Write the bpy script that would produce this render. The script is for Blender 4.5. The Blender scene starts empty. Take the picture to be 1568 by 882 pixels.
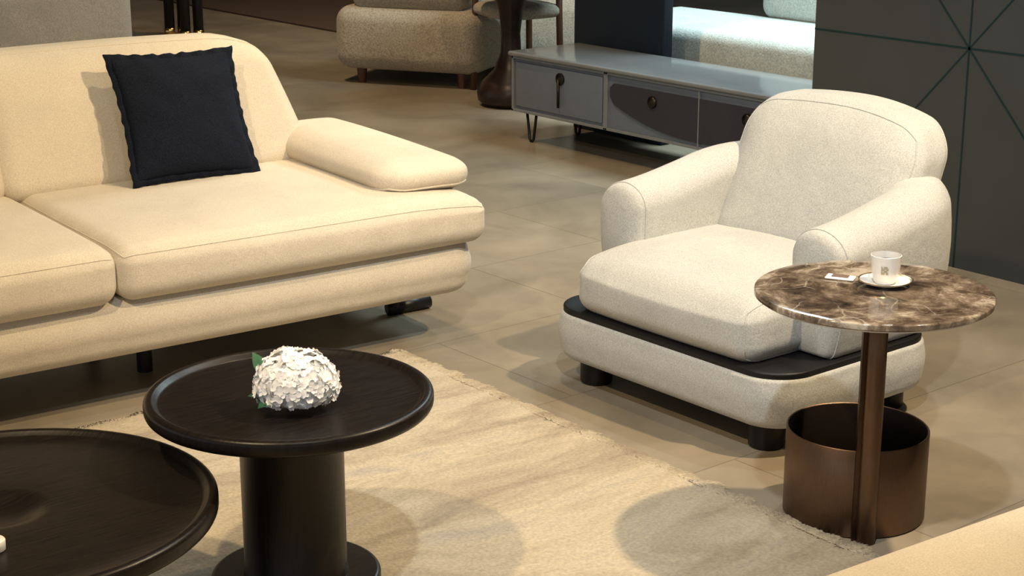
import bpy, bmesh, math, random
from mathutils import Vector, Matrix, noise
random.seed(7)
C = bpy.context
scene = C.scene
COL = scene.collection

# ------------------------------------------------------------------ helpers
def link(o, parent=None):
    COL.objects.link(o)
    if parent is not None:
        o.parent = parent
    return o

def empty(name, loc=(0, 0, 0), rz=0.0):
    e = bpy.data.objects.new(name, None)
    e.empty_display_size = 0.1
    e.location = loc
    e.rotation_euler = (0, 0, math.radians(rz))
    return link(e)

def mobj(name, verts, faces, mat, parent=None, smooth=True):
    me = bpy.data.meshes.new(name)
    me.from_pydata([tuple(v) for v in verts], [], faces)
    me.update()
    bm = bmesh.new(); bm.from_mesh(me)
    bmesh.ops.recalc_face_normals(bm, faces=bm.faces)
    bm.to_mesh(me); bm.free()
    if smooth:
        for p in me.polygons: p.use_smooth = True
    o = bpy.data.objects.new(name, me)
    if mat: me.materials.append(mat)
    return link(o, parent)

def axs(h, r, nc, nm):
    r = min(r, h * 0.999)
    out = [-(h - r) - r * math.tan(math.radians(45) * (1 - i / nc)) for i in range(nc)]
    for i in range(nm + 1):
        out.append(-(h - r) + 2 * (h - r) * i / nm)
    out += [(h - r) + r * math.tan(math.radians(45) * (i + 1) / nc) for i in range(nc)]
    return out

def rmap(size, r, puff=(0, 0, 0), deform=None, center=(0, 0, 0)):
    hx, hy, hz = [s / 2 for s in size]
    rx, ry, rz = (r, r, r) if not isinstance(r, (tuple, list)) else r
    rx = min(rx, hx * .999); ry = min(ry, hy * .999); rz = min(rz, hz * .999)
    def f(p):
        x, y, z = p
        q = (max(-(hx - rx), min(hx - rx, x)), max(-(hy - ry), min(hy - ry, y)), max(-(hz - rz), min(hz - rz, z)))
        d = ((x - q[0]) / rx, (y - q[1]) / ry, (z - q[2]) / rz)
        L = math.sqrt(d[0] ** 2 + d[1] ** 2 + d[2] ** 2)
        if L > 1e-9:
            x = q[0] + d[0] / L * rx; y = q[1] + d[1] / L * ry; z = q[2] + d[2] / L * rz
        ax, ay, az = 1 - (x / hx) ** 2, 1 - (y / hy) ** 2, 1 - (z / hz) ** 2
        X = x + puff[0] * (x / hx) * ay * az
        Y = y + puff[1] * (y / hy) * ax * az
        Z = z + puff[2] * (z / hz) * ax * ay
        v = Vector((X, Y, Z))
        if deform: v = Vector(deform(v))
        return v + Vector(center)
    return f

def rbox(name, size, r, mat, parent=None, center=(0, 0, 0), puff=(0, 0, 0), deform=None, nc=6, nm=12):
    f = rmap(size, r, puff, deform, center)
    hx, hy, hz = [s / 2 for s in size]
    rx, ry, rz = (r, r, r) if not isinstance(r, (tuple, list)) else r
    A = axs(hx, rx, nc, nm); B = axs(hy, ry, nc, nm); D = axs(hz, rz, nc, nm)
    na, nb, nd = len(A) - 1, len(B) - 1, len(D) - 1
    idx = {}; vs = []; fs = []
    def g(i, j, k):
        key = (i, j, k)
        if key not in idx:
            idx[key] = len(vs); vs.append(f((A[i], B[j], D[k])))
        return idx[key]
    for i in range(na):
        for j in range(nb):
            for k in (0, nd):
                fs.append((g(i, j, k), g(i + 1, j, k), g(i + 1, j + 1, k), g(i, j + 1, k)))
    for i in range(na):
        for k in range(nd):
            for j in (0, nb):
                fs.append((g(i, j, k), g(i + 1, j, k), g(i + 1, j, k + 1), g(i, j, k + 1)))
    for j in range(nb):
        for k in range(nd):
            for i in (0, na):
                fs.append((g(i, j, k), g(i, j + 1, k), g(i, j + 1, k + 1), g(i, j, k + 1)))
    return mobj(name, vs, fs, mat, parent)

def rslab(name, cx, cy, lx, ly, rc, prof, mat, parent=None, nc=14, bow=0.0):
    vs = []; fs = []; rings = []
    for ins, z in prof:
        hx, hy, r = lx / 2 - ins, ly / 2 - ins, max(.004, rc - ins)
        st = len(vs); n = 0
        for (sx, sy, a0) in ((1, 1, 0), (-1, 1, 90), (-1, -1, 180), (1, -1, 270)):
            for i in range(nc + 1):
                a = math.radians(a0 + 90 * i / nc)
                x = sx * (hx - r) + r * math.cos(a); y = sy * (hy - r) + r * math.sin(a)
                vs.append((cx + x, cy + y, z)); n += 1
        rings.append((st, n))
    for (a, n), (b, _) in zip(rings[:-1], rings[1:]):
        for j in range(n):
            j2 = (j + 1) % n; fs.append((a + j, a + j2, b + j2, b + j))
    for (a, n), z in ((rings[0], prof[0][1]), (rings[-1], prof[-1][1])):
        vs.append((cx, cy, z)); c = len(vs) - 1
        for j in range(n): fs.append((a + j, a + (j + 1) % n, c))
    return mobj(name, vs, fs, mat, parent)

def slab_prof(z0, z1, rb, rt, bulge=0.0, n=6):
    p = [(rb + .02, z0)]
    p += [(rb - rb * math.sin(math.radians(90 * i / n)), z0 + rb - rb * math.cos(math.radians(90 * i / n))) for i in range(n + 1)]
    for i in range(1, 6):
        f = i / 6; p.append((-bulge * math.sin(math.pi * f), z0 + rb + (z1 - rt - z0 - rb) * f))
    p += [(rt - rt * math.cos(math.radians(90 * i / n)), z1 - rt + rt * math.sin(math.radians(90 * i / n))) for i in range(n + 1)]
    p += [(rt + .02, z1)]
    return p

def tube(name, pts, r, mat, parent=None, closed=False, n=8):
    pts = [Vector(p) for p in pts]
    m = len(pts); vs = []; fs = []
    prev = None
    for i, p in enumerate(pts):
        if closed: t = pts[(i + 1) % m] - pts[i - 1]
        else: t = pts[min(i + 1, m - 1)] - pts[max(i - 1, 0)]
        t.normalize()
        if prev is None:
            a = Vector((0, 0, 1)) if abs(t.z) < .9 else Vector((1, 0, 0))
            prev = (a - t * a.dot(t)).normalized()
        else:
            prev = (prev - t * prev.dot(t)).normalized()
        b = t.cross(prev)
        for j in range(n):
            an = 2 * math.pi * j / n
            vs.append(p + prev * math.cos(an) * r + b * math.sin(an) * r)
    for i in range(m if closed else m - 1):
        for j in range(n):
            a0 = i * n + j; a1 = i * n + (j + 1) % n
            i2 = (i + 1) % m
            fs.append((a0, a1, i2 * n + (j + 1) % n, i2 * n + j))
    if not closed:
        fs.append(tuple(range(n))[::-1]); fs.append(tuple((m - 1) * n + j for j in range(n)))
    return mobj(name, vs, fs, mat, parent)

def seam(name, axis, size, r, c, mat, parent, center, puff=(0, 0, 0), deform=None, rad=.003):
    f = rmap(size, r, puff, deform, center)
    u, v = [(1, 2), (0, 2), (0, 1)][axis]
    hu, hv = size[u] / 2, size[v] / 2
    rr = (r, r, r) if not isinstance(r, (tuple, list)) else r
    U = axs(hu, rr[u], 10, 40); V = axs(hv, rr[v], 10, 40)
    loop = [(a, -hv) for a in U[:-1]] + [(hu, b) for b in V[:-1]] + [(a, hv) for a in U[:0:-1]] + [(-hu, b) for b in V[:0:-1]]
    pts = []
    for a, b in loop:
        p = [0, 0, 0]; p[axis] = c; p[u] = a; p[v] = b
        pts.append(f(p))
    return tube(name, pts, rad, mat, parent, closed=True, n=6)

def lathe(name, prof, mat, parent=None, center=(0, 0, 0), seg=96, smooth=True):
    vs = []; fs = []; rings = []
    for (r, z) in prof:
        if r < 1e-6:
            rings.append([len(vs)]); vs.append((center[0], center[1], center[2] + z))
        else:
            st = len(vs)
            for j in range(seg):
                a = 2 * math.pi * j / seg
                vs.append((center[0] + r * math.cos(a), center[1] + r * math.sin(a), center[2] + z))
            rings.append(list(range(st, st + seg)))
    for a, b in zip(rings[:-1], rings[1:]):
        for j in range(seg):
            j2 = (j + 1) % seg
            if len(a) == 1 and len(b) == 1: continue
            if len(a) == 1: fs.append((a[0], b[j], b[j2]))
            elif len(b) == 1: fs.append((a[j], a[j2], b[0]))
            else: fs.append((a[j], a[j2], b[j2], b[j]))
    o = mobj(name, vs, fs, mat, parent, smooth)
    m = o.modifiers.new("es", 'EDGE_SPLIT'); m.split_angle = math.radians(50)
    return o

def arc(cx, cz, r, a0, a1, n=6):
    return [(cx + r * math.cos(math.radians(a0 + (a1 - a0) * i / n)), cz + r * math.sin(math.radians(a0 + (a1 - a0) * i / n))) for i in range(n + 1)]

def box(name, lo, hi, mat, parent=None, bevel=0.0):
    x0, y0, z0 = lo; x1, y1, z1 = hi
    vs = [(x0, y0, z0), (x1, y0, z0), (x1, y1, z0), (x0, y1, z0), (x0, y0, z1), (x1, y0, z1), (x1, y1, z1), (x0, y1, z1)]
    fs = [(0, 3, 2, 1), (4, 5, 6, 7), (0, 1, 5, 4), (1, 2, 6, 5), (2, 3, 7, 6), (3, 0, 4, 7)]
    o = mobj(name, vs, fs, mat, parent, smooth=False)
    if bevel > 0:
        m = o.modifiers.new("bev", 'BEVEL'); m.width = bevel; m.segments = 3; m.limit_method = 'ANGLE'
    return o

def sm(t):
    t = max(0.0, min(1.0, t)); return t * t * (3 - 2 * t)

# ------------------------------------------------------------------ materials
def newmat(name):
    m = bpy.data.materials.new(name); m.use_nodes = True
    nt = m.node_tree; b = nt.nodes["Principled BSDF"]
    return m, nt, b
def N(nt, t, **kw):
    n = nt.nodes.new(t)
    for k, v in kw.items():
        if k in n.inputs: n.inputs[k].default_value = v
        else: setattr(n, k, v)
    return n
def ramp(nt, stops):
    n = nt.nodes.new("ShaderNodeValToRGB")
    cr = n.color_ramp
    while len(cr.elements) < len(stops): cr.elements.new(.5)
    for e, (p, c) in zip(cr.elements, stops):
        e.position = p; e.color = (c[0], c[1], c[2], 1)
    return n
def coords(nt, scale=(1, 1, 1), loc=(0, 0, 0), rot=(0, 0, 0)):
    tc = nt.nodes.new("ShaderNodeTexCoord"); mp = nt.nodes.new("ShaderNodeMapping")
    nt.links.new(tc.outputs["Object"], mp.inputs["Vector"])
    mp.inputs["Scale"].default_value = scale; mp.inputs["Location"].default_value = loc; mp.inputs["Rotation"].default_value = rot
    return mp

def fabric(name, col, var=.10, scale=260, bump=.3, sheen=.12, rough=.9, big=.05):
    m, nt, b = newmat(name); L = nt.links.new
    mp = coords(nt)
    n1 = N(nt, "ShaderNodeTexNoise", Scale=scale, Detail=3.0); L(mp.outputs[0], n1.inputs["Vector"])
    n2 = N(nt, "ShaderNodeTexNoise", Scale=5.0, Detail=4.0); L(mp.outputs[0], n2.inputs["Vector"])
    d = [c * (1 - var * 2.2) for c in col]; l = [min(1, c * (1 + var)) for c in col]
    r1 = ramp(nt, [(.3, d), (.65, l)]); L(n1.outputs["Fac"], r1.inputs[0])
    mx = nt.nodes.new("ShaderNodeMixRGB"); mx.blend_type = 'MULTIPLY'; mx.inputs[0].default_value = 1
    r2 = ramp(nt, [(.3, (1 - big * 2,) * 3), (.7, (1, 1, 1))]); L(n2.outputs["Fac"], r2.inputs[0])
    L(r1.outputs[0], mx.inputs[1]); L(r2.outputs[0], mx.inputs[2]); L(mx.outputs[0], b.inputs["Base Color"])
    b.inputs["Roughness"].default_value = rough
    b.inputs["Sheen Weight"].default_value = sheen
    b.inputs["Specular IOR Level"].default_value = .15
    n3 = N(nt, "ShaderNodeTexNoise", Scale=9.0, Detail=3.0); L(mp.outputs[0], n3.inputs["Vector"])
    bp = N(nt, "ShaderNodeBump", Strength=bump, Distance=.002); L(n1.outputs["Fac"], bp.inputs["Height"])
    bp2 = N(nt, "ShaderNodeBump", Strength=.3, Distance=.02); L(n3.outputs["Fac"], bp2.inputs["Height"])
    L(bp2.outputs[0], bp.inputs["Normal"]); L(bp.outputs[0], b.inputs["Normal"])
    return m

def plain(name, col, rough=.5, metal=0, spec=.5, noise_amt=.06, nscale=30, stretch=(1, 1, 1), bump=0, coat=0):
    m, nt, b = newmat(name); L = nt.links.new
    mp = coords(nt, scale=stretch)
    n1 = N(nt, "ShaderNodeTexNoise", Scale=nscale, Detail=5.0); L(mp.outputs[0], n1.inputs["Vector"])
    r = ramp(nt, [(.3, [c * (1 - noise_amt) for c in col]), (.7, [min(1, c * (1 + noise_amt)) for c in col])])
    L(n1.outputs["Fac"], r.inputs[0]); L(r.outputs[0], b.inputs["Base Color"])
    b.inputs["Roughness"].default_value = rough; b.inputs["Metallic"].default_value = metal
    b.inputs["Specular IOR Level"].default_value = spec; b.inputs["Coat Weight"].default_value = coat
    if bump:
        bp = N(nt, "ShaderNodeBump", Strength=bump, Distance=.002); L(n1.outputs["Fac"], bp.inputs["Height"]); L(bp.outputs[0], b.inputs["Normal"])
    return m

M_sofa = fabric("sofa_cream_fabric", (.60, .54, .44), var=.07, scale=300)
M_chair = fabric("armchair_ivory_linen", (.49, .50, .485), var=.10, scale=280)
M_navy = fabric("navy_boucle", (.0065, .009, .018), var=.3, scale=300, sheen=.0, bump=.8)
M_grey = fabric("grey_fabric", (.25, .235, .21), var=.1, scale=200)
M_greige = fabric("greige_boucle", (.42, .375, .30), var=.14, scale=110, bump=.9)
M_mint = fabric("pale_boucle", (.62, .67, .64), var=.12, scale=120, bump=.9)
M_darkwood = plain("espresso_wood", (.0085, .0058, .0048), rough=.36, spec=.28, noise_amt=.5, nscale=14, stretch=(1, 14, 1), bump=.15)
M_black = plain("black_lacquer", (.007, .007, .008), rough=.4, noise_amt=.1, spec=.3)
M_blackfab = plain("black_leather_platform", (.006, .006, .007), rough=.45, noise_amt=.2, nscale=200, bump=.3, spec=.3)
M_bronze = plain("brushed_bronze", (.155, .100, .068), rough=.45, metal=1, noise_amt=.16, nscale=60, stretch=(30, 30, .6))
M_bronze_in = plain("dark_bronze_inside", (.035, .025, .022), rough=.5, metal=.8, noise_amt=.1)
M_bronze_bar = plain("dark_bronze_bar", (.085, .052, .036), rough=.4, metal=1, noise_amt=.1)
M_white = plain("white_porcelain", (.82, .81, .78), rough=.15, noise_amt=.01, coat=.5)
M_gold = plain("gold_rim", (.75, .5, .2), rough=.25, metal=1)
M_console = plain("console_grey_lacquer", (.12, .145, .185), rough=.35, noise_amt=.04)
M_consoletop = plain("console_top", (.17, .18, .19), rough=.14, noise_amt=.08, nscale=8)
M_consoletrim = plain("console_trim", (.165, .18, .20), rough=.4)
M_inset = plain("console_plum_inset", (.032, .031, .045), rough=.5, spec=.3)
M_antique = plain("antique_metal", (.04, .036, .03), rough=.4, metal=1)
M_wall = plain("panel_grey_green", (.044, .050, .050), rough=.6, noise_amt=.06, nscale=5, spec=.3)
M_groove = plain("groove_teal", (.008, .026, .028), rough=.5, spec=.2)
M_navypanel = plain("dark_blue_panel", (.010, .016, .026), rough=.5, spec=.2)
M_redwood = plain("walnut_wood", (.085, .035, .018), rough=.4, noise_amt=.3, nscale=10, stretch=(12, 12, 1))
M_brown = plain("dark_brown_wood", (.02, .010, .007), rough=.35, noise_amt=.3, spec=.3)
M_paint = plain("wall_paint", (.20, .17, .14), rough=.9)
M_ceil = plain("ceiling_paint", (.36, .33, .29), rough=.95)
M_petal = plain("hydrangea_petal", (.97, .96, .94), rough=.6, noise_amt=.03, nscale=60)
M_petal.node_tree.nodes["Principled BSDF"].inputs["Subsurface Weight"].default_value = .5
M_petal.node_tree.nodes["Principled BSDF"].inputs["Subsurface Radius"].default_value = (.02, .018, .014)
M_core = plain("hydrangea_core", (.88, .88, .80), rough=.8)
M_leaf = plain("leaf_green", (.025, .11, .05), rough=.5, noise_amt=.3, nscale=60)
M_paper = plain("paper", (.75, .74, .70), rough=.7)
M_print = plain("printed_brown", (.12, .07, .05), rough=.6)

def marble():
    m, nt, b = newmat("emperador_marble"); L = nt.links.new
    mp = coords(nt)
    n0 = N(nt, "ShaderNodeTexNoise", Scale=4.0, Detail=6.0, Distortion=.6); L(mp.outputs[0], n0.inputs["Vector"])
    add = nt.nodes.new("ShaderNodeMixRGB"); add.blend_type = 'ADD'; add.inputs[0].default_value = .16
    L(mp.outputs[0], add.inputs[1]); L(n0.outputs["Color"], add.inputs[2])
    n1 = N(nt, "ShaderNodeTexNoise", Scale=10.0, Detail=12.0, Roughness=.72, Distortion=.25); L(add.outputs[0], n1.inputs["Vector"])
    r1 = ramp(nt, [(.35, (.016, .011, .008)), (.45, (.070, .048, .034)), (.54, (.17, .130, .095)), (.63, (.40, .35, .285))])
    L(n1.outputs["Fac"], r1.inputs[0])
    v = nt.nodes.new("ShaderNodeTexVoronoi"); v.feature = 'DISTANCE_TO_EDGE'; v.inputs["Scale"].default_value = 12
    L(add.outputs[0], v.inputs["Vector"])
    r2 = ramp(nt, [(0, (.55, .55, .55)), (.03, (0, 0, 0))]); L(v.outputs["Distance"], r2.inputs[0])
    n2 = N(nt, "ShaderNodeTexNoise", Scale=7.0, Detail=3.0); L(mp.outputs[0], n2.inputs["Vector"])
    r3 = ramp(nt, [(.46, (0, 0, 0)), (.6, (1, 1, 1))]); L(n2.outputs["Fac"], r3.inputs[0])
    mu = nt.nodes.new("ShaderNodeMixRGB"); mu.blend_type = 'MULTIPLY'; mu.inputs[0].default_value = 1
    L(r2.outputs[0], mu.inputs[1]); L(r3.outputs[0], mu.inputs[2])
    mx = nt.nodes.new("ShaderNodeMixRGB"); L(mu.outputs[0], mx.inputs[0]); L(r1.outputs[0], mx.inputs[1]); mx.inputs[2].default_value = (.45, .41, .35, 1)
    L(mx.outputs[0], b.inputs["Base Color"])
    b.inputs["Roughness"].default_value = .10
    return m
M_marble = marble()

def floor_mat():
    m, nt, b = newmat("stone_tile_floor"); L = nt.links.new
    mp = coords(nt, loc=(-1.69 + 1.2, -.25, 0))
    br = nt.nodes.new("ShaderNodeTexBrick")
    br.inputs["Scale"].default_value = 1; br.inputs["Brick Width"].default_value = 1.2; br.inputs["Row Height"].default_value = .6
    br.inputs["Mortar Size"].default_value = .0022; br.inputs["Mortar Smooth"].default_value = .3
    br.inputs["Color1"].default_value = (.275, .240, .190, 1); br.inputs["Color2"].default_value = (.238, .209, .167, 1)
    br.inputs["Mortar"].default_value = (.17, .148, .118, 1); br.offset = .5
    L(mp.outputs[0], br.inputs["Vector"])
    n = N(nt, "ShaderNodeTexNoise", Scale=2.2, Detail=7.0, Roughness=.6, Distortion=.5); L(mp.outputs[0], n.inputs["Vector"])
    r = ramp(nt, [(.3, (.68, .66, .62)), (.7, (1.18, 1.15, 1.1))]); L(n.outputs["Fac"], r.inputs[0])
    mx = nt.nodes.new("ShaderNodeMixRGB"); mx.blend_type = 'MULTIPLY'; mx.inputs[0].default_value = 1
    L(br.outputs["Color"], mx.inputs[1]); L(r.outputs[0], mx.inputs[2]); L(mx.outputs[0], b.inputs["Base Color"])
    b.inputs["Roughness"].default_value = .30; b.inputs["Specular IOR Level"].default_value = .5
    bp = N(nt, "ShaderNodeBump", Strength=.15, Distance=.002); bp.invert = True
    L(br.outputs["Fac"], bp.inputs["Height"]); L(bp.outputs[0], b.inputs["Normal"])
    return m
M_floor = floor_mat()

def rug_mat():
    m, nt, b = newmat("silky_rug"); L = nt.links.new
    mp = coords(nt, scale=(1.0, 3.0, 1), rot=(0, 0, math.radians(35)))
    n1 = N(nt, "ShaderNodeTexNoise", Scale=1.5, Detail=8.0, Roughness=.58, Distortion=1.5); L(mp.outputs[0], n1.inputs["Vector"])
    r1 = ramp(nt, [(.28, (.24, .198, .145)), (.42, (.36, .302, .218)), (.54, (.45, .384, .280)), (.66, (.37, .325, .262)), (.76, (.31, .285, .245))])
    L(n1.outputs["Fac"], r1.inputs[0])
    mp2 = coords(nt, scale=(1, 1, 1))
    n2 = N(nt, "ShaderNodeTexNoise", Scale=120.0, Detail=3.0); L(mp2.outputs[0], n2.inputs["Vector"])
    r2 = ramp(nt, [(.3, (.80, .80, .80)), (.7, (1.08, 1.08, 1.08))]); L(n2.outputs["Fac"], r2.inputs[0])
    mx = nt.nodes.new("ShaderNodeMixRGB"); mx.blend_type = 'MULTIPLY'; mx.inputs[0].default_value = 1
    L(r1.outputs[0], mx.inputs[1]); L(r2.outputs[0], mx.inputs[2]); L(mx.outputs[0], b.inputs["Base Color"])
    b.inputs["Roughness"].default_value = .85; b.inputs["Sheen Weight"].default_value = .2; b.inputs["Specular IOR Level"].default_value = .12
    n3 = N(nt, "ShaderNodeTexNoise", Scale=3.0, Detail=4.0, Distortion=1.0); L(mp.outputs[0], n3.inputs["Vector"])
    bp = N(nt, "ShaderNodeBump", Strength=.5, Distance=.022); L(n3.outputs["Fac"], bp.inputs["Height"])
    bp2 = N(nt, "ShaderNodeBump", Strength=.55, Distance=.004); L(n2.outputs["Fac"], bp2.inputs["Height"]); L(bp.outputs[0], bp2.inputs["Normal"])
    L(bp2.outputs[0], b.inputs["Normal"])
    return m
M_rug = rug_mat()

# ------------------------------------------------------------------ room
box("floor", (-5, -5, -.1), (17, 17, 0), M_floor)
box("ceiling", (-5, -5, 3.2), (17, 17, 3.3), M_ceil)
box("wall_back", (-5, 17, 0), (17, 17.15, 3.2), M_paint)
box("wall_far_right", (17, -5, 0), (17.15, 17.15, 3.2), M_paint)
wp = box("wall_right", (4.78, -2.0, 0), (4.92, 4.07, 3.2), M_wall)
def strip(nm, b0, z0, b1, z1, w=.006):
    d = Vector((0, b1 - b0, z1 - z0)); L_ = d.length; d.normalize(); n = Vector((0, -d.z, d.y)) * w / 2
    p0 = Vector((0, b0, z0)); p1 = Vector((0, b1, z1)); vs = []
    for x in (4.7785, 4.781):
        for p, s in ((p0, 1), (p0, -1), (p1, -1), (p1, 1)):
            q = p + n * s; vs.append((x, q.y, q.z))
    mobj(nm, vs, [(0, 1, 2, 3), (4, 7, 6, 5), (0, 4, 5, 1), (1, 5, 6, 2), (2, 6, 7, 3), (3, 7, 4, 0)], M_groove, wp, smooth=False)
CB, CZ = 3.40, .757
for k, cb in enumerate((CB, CB - 1.3, CB - 2.6)):
    strip("groove_v_%d" % k, cb, 0.0, cb, 3.2)
    strip("groove_d1_%d" % k, cb - .65, CZ - .73, cb + .65, CZ + .73)
    strip("groove_d2_%d" % k, cb - .65, CZ + .73, cb + .65, CZ - .73)
strip("groove_h_low", -2, CZ, 4.07, CZ)
strip("groove_h_mid", -2, CZ + 1.5, 4.07, CZ + 1.5)

# ------------------------------------------------------------------ rug
def rug():
    a0, b0, b1 = .0, 1.66, 3.85
    A1 = lambda y: 2.742 - .024 * (3.85 - y)
    nx, ny = 230, 190; vs = []; fs = []
    for j in range(ny + 1):
        for i in range(nx + 1):
            y = b0 + (b1 - b0) * j / ny; a1 = A1(y)
            x = a0 + (a1 - a0) * i / nx
            ex = min(x - a0, a1 - x, y - b0, b1 - y)
            e = min(1, ex / .035); e = math.sqrt(max(0, e))
            h = .003 + .012 * e + (.004 * noise.noise(Vector((x * 4, y * 7, 0))) + .0015 * noise.noise(Vector((x * 14, y * 20, 6))) + .0012 * noise.noise(Vector((x * 45, y * 45, 3)))) * e
            if ex < .001:
                x += .010 * noise.noise(Vector((x * 25, y * 25, 0))); y += .010 * noise.noise(Vector((x * 25, y * 25, 9)))
            vs.append((x, y, max(.002, h)))
    for j in range(ny):
        for i in range(nx):
            q = j * (nx + 1) + i; fs.append((q, q + 1, q + nx + 2, q + nx + 1))
    def tuft(px, py, dx, dy, ln, w, z):
        s = len(vs); tx, ty = -dy, dx
        vs.extend([(px - tx * w, py - ty * w, z), (px + tx * w, py + ty * w, z), (px + dx * ln * .6 + tx * w * .5, py + dy * ln * .6 + ty * w * .5, z + .002), (px + dx * ln, py + dy * ln, max(.002, z - .003))])
        fs.append((s, s + 1, s + 2)); fs.append((s, s + 2, s + 3))
    for k in range(18000):
        t = random.random(); side = random.choice((0, 1, 1)); off = random.uniform(0, .03)
        zz = .003 + .012 * math.sqrt(min(1, off / .035))
        an = random.gauss(0, .8); ln = random.uniform(.012, .032) * (1 + .9 * noise.noise(Vector((t * 45, side * 5, 0))))
        if side == 0: tuft(a0 + (2.742 - a0) * t, b1 - off, math.sin(an), math.cos(an), ln * .7, .0022, zz)
        else:
            y = b0 + (b1 - b0) * t; tuft(A1(y) - off, y, math.cos(an), math.sin(an), ln, .0022, zz)
    mobj("area_rug", vs, fs, M_rug)
rug()

# ------------------------------------------------------------------ cream sofa
def build_sofa(name, loc, rz):
    E = empty(name, loc, rz)
    m = M_sofa
    rslab("base_frame", 0, .45, 2.26, .87, .09, slab_prof(.148, .315, .05, .04, .010), m, E)
    for sx in (-1, 1):
        for yy in (.38, .72):
            lathe("leg_post", [(0, .02), (.022, .02), (.022, .16), (0, .16)], M_black, E, (sx * 1.05, yy, 0), 24)
            tube("leg_foot", [(sx * 1.03, yy, .022), (sx * 1.18, yy, .022)], .022, M_black, E, n=20)
    for yy in (.32, .72):
        lathe("leg_centre", [(0, 0), (.022, 0), (.022, .16), (0, .16)], M_black, E, (.19, yy, 0), 24)
    for sx in (-1, 1):
        sz = (1.145, .84, .155); ce = (sx * .5725, .40, .383)
        def dfm(v, sx=sx):
            x, y, z = v
            k = sm(z / .06)
            o = max(0, (x * sx - .25) / .32)
            z -= k * .020 * o * o
            if y < -.28: z -= k * .010 * ((-.28 - y) / .14) ** 2
            return (x, y, z)
        pf = (.008, .010, .014); r = (.05, .045, .05)
        rbox("seat_cushion", sz, r, m, E, ce, pf, dfm, nc=7, nm=16)
        seam("seat_piping", 2, sz, r, .066, m, E, ce, pf, dfm, .0018)
        sz = (1.04, .20, .42); ce = (sx * .50 - .035, .80, .637)
        def dfb(v, sx=sx):
            x, y, z = v
            t = (z + .21) / .42
            ox = x * sx + .52
            y = y * (1.10 - .22 * t) + (z + .21) * .40 - .02
            z -= (.008 * max(0, (ox - .5) / .54) + .05 * max(0, (ox - .80) / .24) ** 2) * t * t
            x = (ox * (1 - .085 * t * max(0, (ox - .3) / .74)) - .52) * sx
            return (x, y, z)
        pf = (.0, .025, .004); r = (.07, .075, .07)
        rbox("back_cushion", sz, r, m, E, ce, pf, dfb, nc=9, nm=16)
        seam("back_piping", 1, sz, r, -.066, m, E, ce, pf, dfb, .0018)
        sz = (.32, .80, .112); ce = (sx * 1.015, .49, .495)
        def dfa(v, sx=sx):
            x, y, z = v
            t = (y + .40) / .80
            x = x * (1.02 - .12 * t)
            k = sm(z / .04)
            z = z * (1 + k * (-.16 + .28 * t))
            z -= .012 * max(0, x * sx / .18) ** 2
            return (x, y, z)
        r = (.09, .085, .054)
        rbox("arm_pillow", sz, r, m, E, ce, (.01, .01, .012), dfa, nc=8, nm=14)
        seam("arm_piping", 2, sz, r, -.032, m, E, ce, (.01, .01, .012), dfa, .004)
    rbox("back_shell", (1.84, .10, .34), (.09, .045, .09), m, E, (-.03, .90, .45), nc=5, nm=8)
    return E
build_sofa("cream_sofa", (1.885, 3.873, 0), -4.2)
build_sofa("cream_sofa", (2.40, 1.436, 0), 175.8)

# navy pillow
def pillow():
    n = 40; vs = []; fs = []; S = .193
    def P(u, v, s):
        e = (1 - abs(u) ** 2.4) * (1 - abs(v) ** 2.4)
        e = max(0, e)
        x = u * S * (1 - .075 * (1 - v * v)); y = v * S * (1 - .06 * (1 - u * u))
        z = s * .062 * e ** .55 + .006 * noise.noise(Vector((u * 3, v * 3, s)))
        return (x, y, z)
    idx = {}
    for s in (1, -1):
        for j in range(n + 1):
            for i in range(n + 1):
                edge = i in (0, n) or j in (0, n)
                key = (i, j, 0 if edge else s)
                if key not in idx:
                    idx[key] = len(vs); vs.append(P(-1 + 2 * i / n, -1 + 2 * j / n, 0 if edge else s))
        for j in range(n):
            for i in range(n):
                q = []
                for (ii, jj) in ((i, j), (i + 1, j), (i + 1, j + 1), (i, j + 1)):
                    e = ii in (0, n) or jj in (0, n)
                    q.append(idx[(ii, jj, 0 if e else s)])
                fs.append(tuple(q) if s > 0 else tuple(q[::-1]))
    M_ = 4 * 60; ring = []
    for k in range(M_):
        t = k / 60; sd = int(t); f = t - sd; w = -1 + 2 * f
        u, v = [(w, -1), (1, w), (-w, 1), (-1, -w)][sd]
        nx, ny = [(0, -1), (1, 0), (0, 1), (-1, 0)][sd]
        corner = (abs(u) * abs(v)) ** 8
        b = P(u, v, 0)
        w_ = .012 + .004 * noise.noise(Vector((k * .35, 0, 0)))
        dx = nx * (1 - corner) + u * corner; dy = ny * (1 - corner) + v * corner
        z = .004 * math.sin(k * .8)
        st = len(vs)
        vs.append((b[0] - dx * .008, b[1] - dy * .008, .004)); vs.append((b[0] + dx * w_, b[1] + dy * w_, .004 + z))
        vs.append((b[0] + dx * w_, b[1] + dy * w_, -.004 + z)); vs.append((b[0] - dx * .008, b[1] - dy * .008, -.004))
        ring.append(st)
    for k in range(M_):
        a = ring[k]; b = ring[(k + 1) % M_]
        for q in range(3):
            fs.append((a + q, b + q, b + q + 1, a + q + 1))
    o = mobj("navy_throw_pillow", vs, fs, M_navy)
    lean = math.radians(27)
    o.rotation_euler = (math.radians(90) - lean, math.radians(1), math.radians(-5))
    o.location = (2.428, 4.485, .650)
    return o
pillow()

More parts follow.
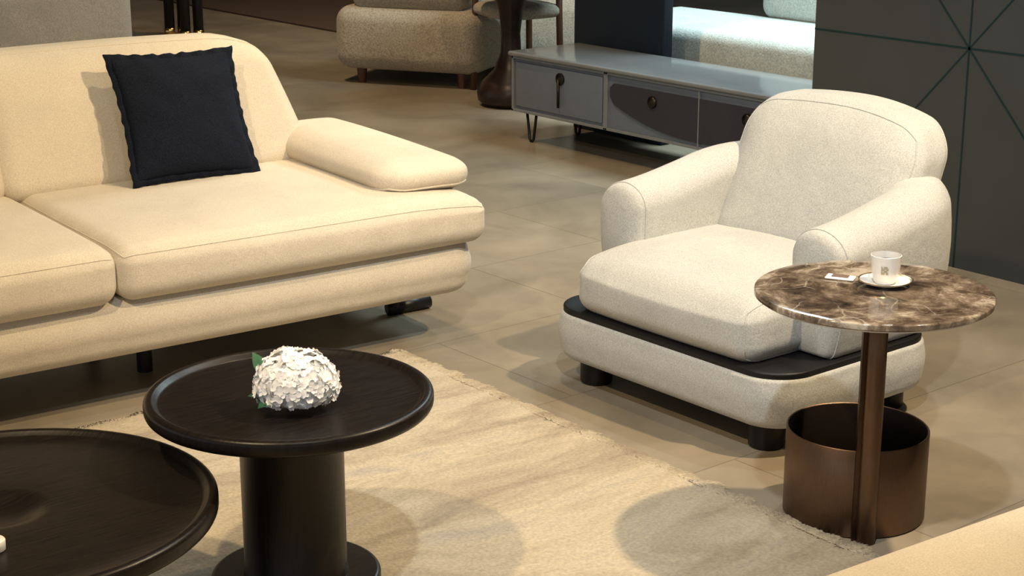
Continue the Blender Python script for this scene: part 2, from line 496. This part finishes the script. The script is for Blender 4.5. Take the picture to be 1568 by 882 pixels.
# ------------------------------------------------------------------ armchair
def armchair():
    E = empty("armchair", (3.35, 2.985, 0), 0)
    m = M_chair
    rslab("platform", -.103, 0, .634, .87, .12, slab_prof(.068, .205, .04, .014, .006), m, E)
    rslab("platform_deck", -.103, 0, .619, .855, .112, slab_prof(.200, .219, .003, .006, 0), M_blackfab, E)
    for fx in (-.33, .14):
        for fy in (-.32, .31):
            lathe("foot", [(0, 0), (.040, 0), (.045, .006), (.045, .08), (0, .08)], M_black, E, (fx, fy, 0), 32)
    sz = (.67, .65, .175); ce = (-.075, .003, .300)
    def ds(v):
        x, y, z = v
        z -= sm(z / .07) * .024 * max(0, (-x - .09) / .24) ** 2
        return (x, y, z)
    r = (.065, .055, .055); pf = (.016, .012, .022)
    rbox("seat_cushion", sz, r, m, E, ce, pf, ds, nc=8, nm=16)
    seam("seat_piping_l", 1, sz, r, .308, m, E, ce, pf, ds, .002)
    seam("seat_piping_r", 1, sz, r, -.308, m, E, ce, pf, ds, .002)
    path = []
    xf, R = -.22, .21
    for i in range(6):
        d = [0, .006, .014, .026, .042, .06][i]
        path.append((xf + d, .345, 0, 1, d))
    for i in range(1, 13): path.append((xf + .06 + (.11 - xf - .06) * i / 12, .345, 0, 1, 9))
    for i in range(1, 15):
        a = math.radians(90 - 90 * i / 14); path.append((.11 + R * math.cos(a), .135 + R * math.sin(a), math.cos(a), math.sin(a), 9))
    for i in range(1, 9): path.append((.32, .135 - .27 * i / 8, 1, 0, 9))
    for i in range(1, 15):
        a = math.radians(-90 * i / 14); path.append((.11 + R * math.cos(a), -.135 + R * math.sin(a), math.cos(a), math.sin(a), 9))
    for i in range(1, 13): path.append((.11 + (xf + .06 - .11) * i / 12, -.345, 0, -1, 9))
    for i in range(6):
        d = [.06, .042, .026, .014, .006, 0][i]
        if i: path.append((xf + d, -.345, 0, -1, d))
    def section(zt, inset, flare):
        pts = []
        hw = .086 - inset; zb = .217 + inset * .6; zt = zt - inset
        rt = hw * .98; rb = .02
        def A(cx, cz, rr, a0, a1, n, sz=1):
            return [(cx + rr * math.cos(math.radians(a0 + (a1 - a0) * i / n)), cz + rr * sz * math.sin(math.radians(a0 + (a1 - a0) * i / n))) for i in range(n + 1)]
        pts += A(-hw + rb, zb + rb, rb, 270, 180, 5)
        for i in range(1, 6): pts.append((-hw, zb + rb + (zt - rt * .85 - zb - rb) * i / 6))
        pts += A(0, zt - rt * .85, hw, 180, 0, 18, .85)
        for i in range(5, 0, -1): pts.append((hw, zb + rb + (zt - rt * .85 - zb - rb) * i / 6))
        pts += A(hw - rb, zb + rb, rb, 0, -90, 5)
        out = []
        for n_, z in pts:
            k = (z - .222) / .35
            s_ = n_ / hw
            out.append((n_ + .02 * math.sin(max(0, min(1, k)) * math.pi) * (.675 + .325 * s_) - .02 * (1 - k) * max(0, s_), z))
        return out
    vs = []; fs = []; ns = None
    for (x, y, nx, ny, d) in path:
        t = sm((x + .22) / .54)
        zt = .540 + .073 * t
        ins = 0
        if d < .055: ins = .045 - math.sqrt(max(0, .045 ** 2 - (.045 - min(d, .045)) ** 2)); ins *= .6
        s = section(zt, ins, 0); ns = len(s)
        ring = [(x + nx * n_, y + ny * n_, z) for n_, z in s]
        vs += ring
    m_ = len(path)
    for i in range(m_ - 1):
        for j in range(ns):
            j2 = (j + 1) % ns
            fs.append((i * ns + j, i * ns + j2, (i + 1) * ns + j2, (i + 1) * ns + j))
    for i in (0, m_ - 1):
        rg = [Vector(vs[i * ns + j]) for j in range(ns)]
        c0 = sum(rg, Vector()) / ns
        prev = [i * ns + j for j in range(ns)]
        for f, dd in ((.7, .008), (.35, .012)):
            st = len(vs)
            for v in rg:
                q = c0.lerp(v, f); vs.append((q.x - dd, q.y, q.z))
            cur = list(range(st, st + ns))
            for j in range(ns):
                j2 = (j + 1) % ns; fs.append((prev[j], prev[j2], cur[j2], cur[j]))
            prev = cur
        vs.append((c0.x - .013, c0.y, c0.z)); k = len(vs) - 1
        for j in range(ns): fs.append((prev[j], prev[(j + 1) % ns], k))
    mobj("arm_shell", vs, fs, m, E)
    for nm, i in (("arm_piping_l", 3), ("arm_piping_r", m_ - 4)):
        tube(nm, [vs[i * ns + j] for j in range(ns)], .002, m, E, closed=True, n=6)
    sz = (.19, .62, .42); ce = (.155, -.005, .535)
    def db(v):
        x, y, z = v
        t = (z + .21) / .42
        x = x * (1.1 - .15 * t) + (z + .21) * .42 - .01
        z += .020 * (1 - (y / .31) ** 2) * max(0, t) ** 2
        if y < 0: z -= .030 * (y / .31) ** 2 * max(0, t)
        x += .03 * (1 - (y / .31) ** 2) * .6
        return (x, y, z)
    r = (.06, .10, .095); pf = (.022, .008, .006)
    rbox("back_cushion", sz, r, m, E, ce, pf, db, nc=9, nm=16)
    seam("back_piping", 0, sz, r, -.074, m, E, ce, pf, db, .002)
    seam("back_piping_rear", 0, sz, r, .06, m, E, ce, pf, db, .002)
armchair()

# ------------------------------------------------------------------ coffee tables
def coffee_table(name, loc, R, H, rs, rb, th=.034, dk=1.0):
    E = empty(name, loc)
    dz = .011
    p = [(0, H - dz - .016), (.028 * dk, H - dz - .015), (.045 * dk, H - dz - .009), (.056 * dk, H - dz - .003), (.066 * dk, H - dz - .0005), (.072 * dk, H - dz)]
    p += [(R * f, H - dz) for f in (.4, .6, .8)] + [(R - .030, H - dz), (R - .024, H - dz + .002), (R - .019, H - .002), (R - .015, H)]
    p += arc(R - .010, H - .010, .010, 80, 0, 5) + [(R, H - th * .5)] + arc(R - .014, H - th + .014, .014, 0, -90, 5)
    p += [(rs + .03, H - th), (0, H - th)]
    lathe("table_top", p, M_darkwood, E, seg=128)
    q = [(0, H - th), (rs + .004, H - th), (rs + .004, H - th - .012), (rs, H - th - .016), (rs, .04), (rs + .004, .034), (0, .034)]
    lathe("pedestal", q, M_darkwood, E, seg=96)
    q = [(0, .036)] + [(rb - .008, .036)] + arc(rb - .008, .028, .008, 90, 0, 4) + [(rb, .004), (rb - .004, 0), (0, 0)]
    lathe("base_disc", q, M_darkwood, E, seg=96)
    return E
TX, TY, TH = 1.665, 2.706, .420
T1 = coffee_table("pedestal_coffee_table", (TX, TY, .018), .283, TH, .103, .171)
T2 = coffee_table("pedestal_coffee_table", (1.090, 2.78, .018), .392, .314, .14, .24, th=.038, dk=1.35)

def hydrangea():
    cx, cy, cz = TX - .024, TY - .064, TH + .018 + .037
    vs = []; fs = []; mi = []
    def petal(c, n, t, L_, w, cup):
        b = n.cross(t)
        st = len(vs); rows = 6
        for i in range(rows):
            f = i / (rows - 1)
            wd = w * math.sin(math.pi * min(1, .14 + f * .76)) ** .6
            for s in (-1, -.5, 0, .5, 1):
                p = c + t * L_ * f + b * wd * s * .5 + n * (cup * f * f + .0020 * s * s * f - .0005)
                vs.append(p)
        for i in range(rows - 1):
            for j in range(4):
                q = st + i * 5 + j; fs.append((q, q + 1, q + 6, q + 5)); mi.append(0)
    NF = 210
    for k in range(NF):
        z = 1 - 1.5 * (k + .5) / NF
        ph = k * 2.399963
        rr = math.sqrt(max(0, 1 - z * z))
        d = Vector((rr * math.cos(ph), rr * math.sin(ph), z))
        rad = .077 + random.uniform(-.006, .006) + .006 * noise.noise(d * 2.5)
        c = Vector((d.x * rad, d.y * rad, d.z * rad * (.84 if d.z > 0 else .68)))
        n = (d + Vector([random.gauss(0, .2) for _ in range(3)])).normalized()
        t = n.orthogonal().normalized()
        t = Matrix.Rotation(random.uniform(0, 6.28), 3, n) @ t
        for q in range(4):
            tt = Matrix.Rotation(math.pi / 2 * q + random.gauss(0, .08), 3, n) @ t
            petal(c + n * (.0008 * (q % 2)), n, tt, random.uniform(.0115, .0145), .0145, random.uniform(-.004, .002))
    bm = bmesh.new(); bmesh.ops.create_icosphere(bm, subdivisions=3, radius=.070)
    base = len(vs)
    for v in bm.verts: vs.append(Vector((v.co.x, v.co.y, v.co.z * .64 if v.co.z < 0 else v.co.z * .83)))
    for f in bm.faces: fs.append(tuple(base + v.index for v in f.verts)); mi.append(1)
    bm.free()
    def leaf(az, el, L_, w, base_r, z0=-.030):
        d = Vector((math.cos(az), math.sin(az), 0)); s = Vector((-d.y, d.x, 0))
        st = len(vs); R_ = 9
        for i in range(R_):
            f = i / (R_ - 1); wd = w * math.sin(math.pi * (.06 + .94 * f) ** .8) if f < 1 else 0
            c = d * (base_r + L_ * f * math.cos(el)) + Vector((0, 0, z0 + L_ * f * math.sin(el) - .012 * f * f))
            for q in (-1, -.5, 0, .5, 1): vs.append(c + s * wd * q * .5 + Vector((0, 0, abs(q) * .006 * (1 - f))))
        for i in range(R_ - 1):
            for j in range(4):
                q = st + i * 5 + j; fs.append((q, q + 1, q + 6, q + 5)); mi.append(2)
    leaf(math.radians(165), .70, .048, .040, .060, -.030)
    leaf(math.radians(190), .30, .045, .035, .055, -.025)
    leaf(math.radians(118), 1.15, .070, .045, .066, .0)
    leaf(math.radians(30), .2, .04, .03, .05, -.02)
    vs = [Vector(v) + Vector((cx, cy, cz)) for v in vs]
    me = bpy.data.meshes.new("hydrangea_flower"); me.from_pydata([tuple(v) for v in vs], [], fs)
    me.materials.append(M_petal); me.materials.append(M_core); me.materials.append(M_leaf)
    for p, i_ in zip(me.polygons, mi): p.material_index = i_; p.use_smooth = True
    link(bpy.data.objects.new("hydrangea_flower", me))
hydrangea()
lathe("white_candle", [(0, 0), (.020, 0), (.022, .002), (.022, .018), (.020, .020), (.003, .019), (.002, .026), (0, .026)], M_white, None, (1.010, 2.618, .321), 32)

# ------------------------------------------------------------------ side table with planter
def side_table():
    E = empty("marble_side_table", (2.766, 2.161, 0))
    H = .562; R = .249
    p = [(0, H)] + [(R * f, H) for f in (.3, .6, .9)] + arc(R - .004, H - .004, .004, 90, 0, 3) + [(R, H - .012)] + [(R - .006, H - .016), (0, H - .016)]
    lathe("marble_top", p, M_marble, E, seg=128)
    lathe("top_underplate", [(0, H - .015), (R - .010, H - .015), (R - .010, H - .019), (R - .03, H - .023), (0, H - .023)], M_white, E, seg=96)
    px, py = -.010, -.027
    tube("pole", [(px, py, z) for z in (0, .1, .2, .3, .4, .54)], .0205, M_bronze, E, n=32)
    cx, cy = .102, .101
    R2 = .158; h = .205
    prof = [(0, 0), (R2 - .004, 0), (R2, .004), (R2, h - .002), (R2 - .002, h), (R2 - .005, h - .002)]
    lathe("bin_shell", prof, M_bronze, E, (cx, cy, 0), 96)
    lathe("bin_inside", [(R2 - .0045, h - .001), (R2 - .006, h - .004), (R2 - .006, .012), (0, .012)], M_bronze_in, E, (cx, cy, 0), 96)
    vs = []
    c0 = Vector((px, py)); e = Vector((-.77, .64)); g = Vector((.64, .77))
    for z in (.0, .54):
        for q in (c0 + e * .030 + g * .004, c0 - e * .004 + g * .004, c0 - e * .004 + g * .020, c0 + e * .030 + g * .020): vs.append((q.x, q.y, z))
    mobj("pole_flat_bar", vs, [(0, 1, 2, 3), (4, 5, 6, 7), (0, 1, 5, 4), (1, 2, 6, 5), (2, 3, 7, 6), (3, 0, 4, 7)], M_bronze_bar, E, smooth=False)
side_table()

def cup():
    E = empty("espresso_cup", (2.818, 2.174, .562))
    lathe("saucer", [(0, .002), (.022, .002), (.024, 0), (.03, .001), (.052, .009), (.056, .011), (.0555, .0125), (.05, .0105), (.028, .005), (0, .005)], M_white, E, seg=64)
    lathe("saucer_rim", [(.0535, .0112), (.0565, .0118), (.056, .0132), (.053, .0125), (.0535, .0112)], M_gold, E, seg=64)
    lathe("cup_body", [(0, .006), (.021, .006), (.0225, .009), (.026, .016), (.030, .032), (.0315, .05), (.0325, .066), (.0312, .0665), (.030, .05), (.027, .02), (.02, .012), (0, .011)], M_white, E, seg=64)
    lathe("coffee", [(0, .052), (.0302, .052)], M_brown, E, seg=48)
    az = math.radians(60)
    pts = []
    for i in range(13):
        a = math.radians(-80 + 160 * i / 12)
        rr = .029 + .02 * math.cos(a); zz = .038 + .018 * math.sin(a)
        pts.append((rr * math.cos(az), rr * math.sin(az), zz))
    tube("handle", pts, .003, M_white, E, n=10)
    vs = []; fs = []
    a0 = math.radians(215)
    for i in range(7):
        for k in range(5):
            a = a0 + math.radians(-14 + 28 * i / 6); z = .030 + .018 * k / 4
            rr = .0296 + (z - .030) * .12 + .0008
            vs.append((rr * math.cos(a), rr * math.sin(a), z))
    for i in range(6):
        for k in range(4):
            if (i * 3 + k * 2) % 4 != 1: fs.append((i * 5 + k, i * 5 + k + 1, (i + 1) * 5 + k + 1, (i + 1) * 5 + k))
    mobj("cup_print", vs, fs, plain("grey_gold_print", (.42, .36, .26), rough=.4), E)
cup()
def packet(name, x, y, rz, mat_, L_=.062, w=.036):
    E = rbox(name, (L_, w, .004), (.003, .003, .0018), mat_, None, (0, 0, 0), puff=(0, 0, .0015), nc=2, nm=8)
    E.location = (x, y, .5647); E.rotation_euler = (0, 0, math.radians(rz))
    return E
p1 = packet("sugar_packet", 2.784, 2.266, -62, M_paper)
o = rbox("label", (.036, .022, .001), (.001, .001, .0004), M_print, p1, (0, 0, .0035), nc=1, nm=2)

# ------------------------------------------------------------------ tv console
def console():
    E = empty("tv_console", (5.05, 3.68, 0))
    Lb = 2.45; D = .42; z0, z1 = .145, .405
    box("carcass", (.012, .0, z0), (D, Lb, z1), M_console, E, .008)
    rbox("top_slab", (D + .03, Lb + .03, .022), (.012, .012, .009), M_consoletop, E, (D / 2, Lb / 2, z1 + .011), nc=3, nm=3)
    def frame(nm, y0, y1, zz0, zz1, t=.012):
        for k, (a, b_) in enumerate((((0, y0, zz0), (.014, y1, zz0 + t)), ((0, y0, zz1 - t), (.014, y1, zz1)), ((0, y0, zz0), (.014, y0 + t, zz1)), ((0, y1 - t, zz0), (.014, y1, zz1)))):
            box(nm + "_%d" % k, a, b_, M_consoletrim, E, .002)
    doors = ((1.80, 2.45), (.65, 1.80), (0, .65))
    for i, (a, b_) in enumerate(doors): frame("frame_%d" % i, a, b_, z0, z1)
    for i, (a, b_) in enumerate(((1.80, 2.45), (0, .65))):
        rbox("door_panel_%d" % i, (.012, b_ - a - .05, z1 - z0 - .05), .005, M_console, E, (.010, (a + b_) / 2, (z0 + z1) / 2), nc=2, nm=2)
        yc = (a + b_) / 2 + (-.02)
        kn = lathe("knob_%d" % i, [(0, 0), (.028, 0), (.028, .006), (.02, .012), (.012, .014), (.008, .018), (0, .019)], M_antique, E, (0, 0, 0), 32)
        kn.rotation_euler = (0, math.radians(-90), 0); kn.location = (.004, yc, .335)
        tube("pull_%d" % i, [(-.010, yc, .335), (-.010, yc, .205)], .0065, M_antique, E, n=10)
    yA, yB = .68, 1.77
    vs = []; fs = []; n = 48
    for i in range(n + 1):
        f = i / n; y = yA + (yB - yA) * f
        s = abs(2 * f - 1)
        rnd = min(1, (1 - s) / .06); rnd = math.sqrt(max(0, 1 - (1 - rnd) ** 2))
        top = z1 - .045 - .02 * (1 - rnd)
        bot = z0 + .03 + .105 * s ** 2.2 + .02 * (1 - rnd)
        for x in (.008, .0): vs.append((x, y, bot)); vs.append((x, y, top))
    for i in range(n):
        q = i * 4
        fs += [(q + 2, q + 3, q + 7, q + 6), (q, q + 2, q + 6, q + 4), (q + 1, q + 5, q + 7, q + 3)]
    fs += [(0, 1, 3, 2), (n * 4, n * 4 + 2, n * 4 + 3, n * 4 + 1)]
    mobj("drawer_inset", vs, fs, M_inset, E, smooth=False)
    box("drawer_gap", (-.001, 1.222, z0 + .012), (.013, 1.228, z1 - .012), M_consoletrim, E)
    for i, yc in enumerate((1.50, .95)):
        kn = lathe("drawer_knob_%d" % i, [(0, 0), (.026, 0), (.026, .006), (.02, .012), (.012, .014), (.008, .018), (0, .019)], M_antique, E, (0, 0, 0), 32)
        kn.rotation_euler = (0, math.radians(-90), 0); kn.location = (0, yc, .31)
    for i, yy in enumerate((2.36, .09)):
        for j, xx in enumerate((.05, .34)):
            pts = [(xx, yy - .035, z0 + .002)] + [(xx + .0, yy - .035 + .022 * t, z0 - (z0 - .012) * t) for t in (.5, 1)]
            pts += [(xx, yy - .006, .006), (xx, yy + .006, .006)] + [(xx, yy + .035 - .022 * t, z0 - (z0 - .012) * t) for t in (1, .5, 0)]
            tube("hairpin_%d_%d" % (i, j), pts, .0065, M_black, E, n=8)
    for i, xx in enumerate((.1, .34)):
        tube("centre_leg_%d" % i, [(xx, Lb / 2, 0), (xx, Lb / 2, z0 + .004)], .011, M_black, E, n=12)
console()
rbox("display_partition", (.06, .62, 2.3), .006, M_navypanel, None, (5.54, 5.90, 1.15), nc=2, nm=2)

def pale_sofa():
    E = empty("pale_boucle_sofa", (5.78, 4.2, 0))
    rbox("plinth", (.9, 2.35, .16), .05, M_mint, E, (.5, 1.1, .14), nc=4, nm=6)
    rbox("seat", (.68, 2.3, .29), (.04, .04, .05), M_mint, E, (.36, 1.1, .36), puff=(.01, .01, .015))
    rbox("back_cushion", (.26, 1.65, .42), (.08, .08, .08), M_mint, E, (.76, .82, .70), puff=(.02, 0, .02))
    rbox("end_arm", (.9, .2, .5), .07, M_mint, E, (.45, -.02, .33))
    for x in (.12, .85):
        for y in (0, 2.15): lathe("foot", [(0, 0), (.03, 0), (.03, .08), (0, .08)], M_brown, E, (x, y, 0), 20)
pale_sofa()

def lounge(loc, rz, w=.90):
    E = empty("boucle_lounge_chair", loc, rz)
    rbox("body", (w, .78, .36), (.09, .09, .09), M_greige, E, (0, 0, .26), puff=(.02, .02, 0), nc=7, nm=10)
    rbox("back", (w - .18, .30, .46), (.07, .07, .12), M_greige, E, (0, -.21, .64), puff=(.02, .02, 0), nc=7, nm=10)
    for x in (-.31, .31):
        for y in (-.30, .30):
            lathe("foot", [(0, 0), (.022, 0), (.032, .1), (0, .1)], M_redwood, E, (x, y, 0), 20)
lounge((5.92, 7.91, 0), -60)
lounge((6.80, 7.90, 0), -30)

lathe("pedestal_dining_table", [(0, 0), (.14, 0), (.175, .03), (.18, .07), (.15, .13), (.09, .19), (.055, .28), (.05, .38), (.065, .50), (.10, .60), (.16, .68), (.20, .72), (.41, .73), (.43, .745), (.43, .76), (0, .765)], M_brown, None, (5.68, 6.90, 0), 64)

def wood_chair():
    E = empty("walnut_dining_chair", (5.97, 7.20, 0), -11)
    for x in (-.17, .17):
        for y in (-.17, .17):
            tube("leg", [(x * 1.05, y * 1.05, 0), (x, y, .42), (x * .98, y * .98, .66)], .018, M_redwood, E, n=12)
    rbox("seat", (.38, .38, .07), (.05, .05, .03), M_greige, E, (0, 0, .455), puff=(0, 0, .015), nc=4, nm=6)
    tube("arm_rail", [(-.17, -.17, .66), (-.19, 0, .67), (-.17, .17, .67), (0, .20, .67), (.17, .17, .67), (.19, 0, .67), (.17, -.17, .66)], .016, M_redwood, E, n=12)
wood_chair()

def grey_sofa():
    E = empty("grey_sofa", (2.25, 6.45, 0))
    rbox("back", (2.0, .22, .62), (.08, .08, .08), M_grey, E, (0, 0, .56), puff=(0, .015, .0))
    rbox("seat", (1.96, .80, .26), .07, M_grey, E, (0, .42, .31), puff=(0, 0, .02))
    for s in (-1, 1):
        rbox("arm", (.16, .86, .46), .06, M_grey, E, (s * .93, .40, .38))
        for y in (.02, .72): lathe("foot", [(0, 0), (.025, 0), (.03, .2), (0, .2)], M_black, E, (s * .88, y, 0), 20)
grey_sofa()

def black_table():
    E = empty("black_console_table", (5.76, 10.36, 0), 0)
    for x in (-.10, .0):
        for y in (0, .22):
            tube("leg", [(x, y, .0), (x, y, .72)], .035, M_black, E, n=16)
            tube("gold_cap", [(x, y, .0), (x, y, .045)], .037, M_gold, E, n=16)
    box("top", (-.24, -.10, .72), (.12, .34, .76), M_black, E, .004)
black_table()
box("dark_runner_rug", (6.6, 9.2, 0), (9.5, 13.5, .012), plain("dark_brown_rug", (.06, .035, .022), rough=.95), None)

# ------------------------------------------------------------------ lights
def downlight(a, b, tgt, power, col, ang=95, blend=.7, rad=.05):
    E = empty("ceiling_downlight", (a, b, 3.2))
    lathe("trim_ring", [(.045, -.002), (.06, -.002), (.062, -.012), (.05, -.014), (.045, -.002)], M_ceil, E, seg=32)
    ld = bpy.data.lights.new("spot", 'SPOT'); ld.energy = power; ld.color = col
    ld.spot_size = math.radians(ang); ld.spot_blend = blend; ld.shadow_soft_size = rad
    o = bpy.data.objects.new("spot", ld); link(o, E)
    o.location = (0, 0, -.03)
    d = Vector(tgt) - Vector((a, b, 3.17))
    o.rotation_euler = d.to_track_quat('-Z', 'Y').to_euler()
WARM = (1.0, .76, .46); AMBER = (1.0, .71, .41); COOL = (.90, .96, 1.0)
downlight(3.72, 1.53, (2.4, 3.4, .3), 500, WARM, 100)
downlight(.15, 2.30, (1.9, 3.0, .3), 300, WARM, 90)
downlight(2.9, 3.5, (2.3, 4.5, .5), 100, WARM, 90)
downlight(1.2, 1.2, (3.3, 2.9, .3), 270, COOL, 60)
downlight(4.2, 3.0, (3.4, 2.9, .4), 100, COOL, 80)
downlight(3.4, 5.2, (4.2, 5.4, .0), 175, AMBER, 90)
downlight(4.2, 7.6, (5.0, 8.2, 0), 220, AMBER, 100)
downlight(7.0, 9.6, (6.5, 10.5, 0), 160, AMBER, 100)

ad = bpy.data.lights.new("cool_softbox", 'AREA'); ad.shape = 'RECTANGLE'; ad.size = 1.6; ad.size_y = 2.2; ad.energy = 190; ad.color = (.76, .96, 1.0)  # added softbox: unseen area lamp giving cool light over console and pale sofa
ao = bpy.data.objects.new("overhead_softbox", ad); link(ao); ao.location = (6.4, 4.9, 3.15)

w = bpy.data.worlds.new("World"); scene.world = w; w.use_nodes = True
w.node_tree.nodes["Background"].inputs[0].default_value = (.76, .82, .90, 1)
w.node_tree.nodes["Background"].inputs[1].default_value = .68

# ------------------------------------------------------------------ camera
cd = bpy.data.cameras.new("camera"); cd.lens = 59.7; cd.sensor_width = 36
co = bpy.data.objects.new("camera", cd); link(co)
co.location = (0, 0, 1.55); co.rotation_euler = (math.radians(74), 0, math.radians(-39.5))
scene.camera = co
scene.view_settings.view_transform = 'Standard'
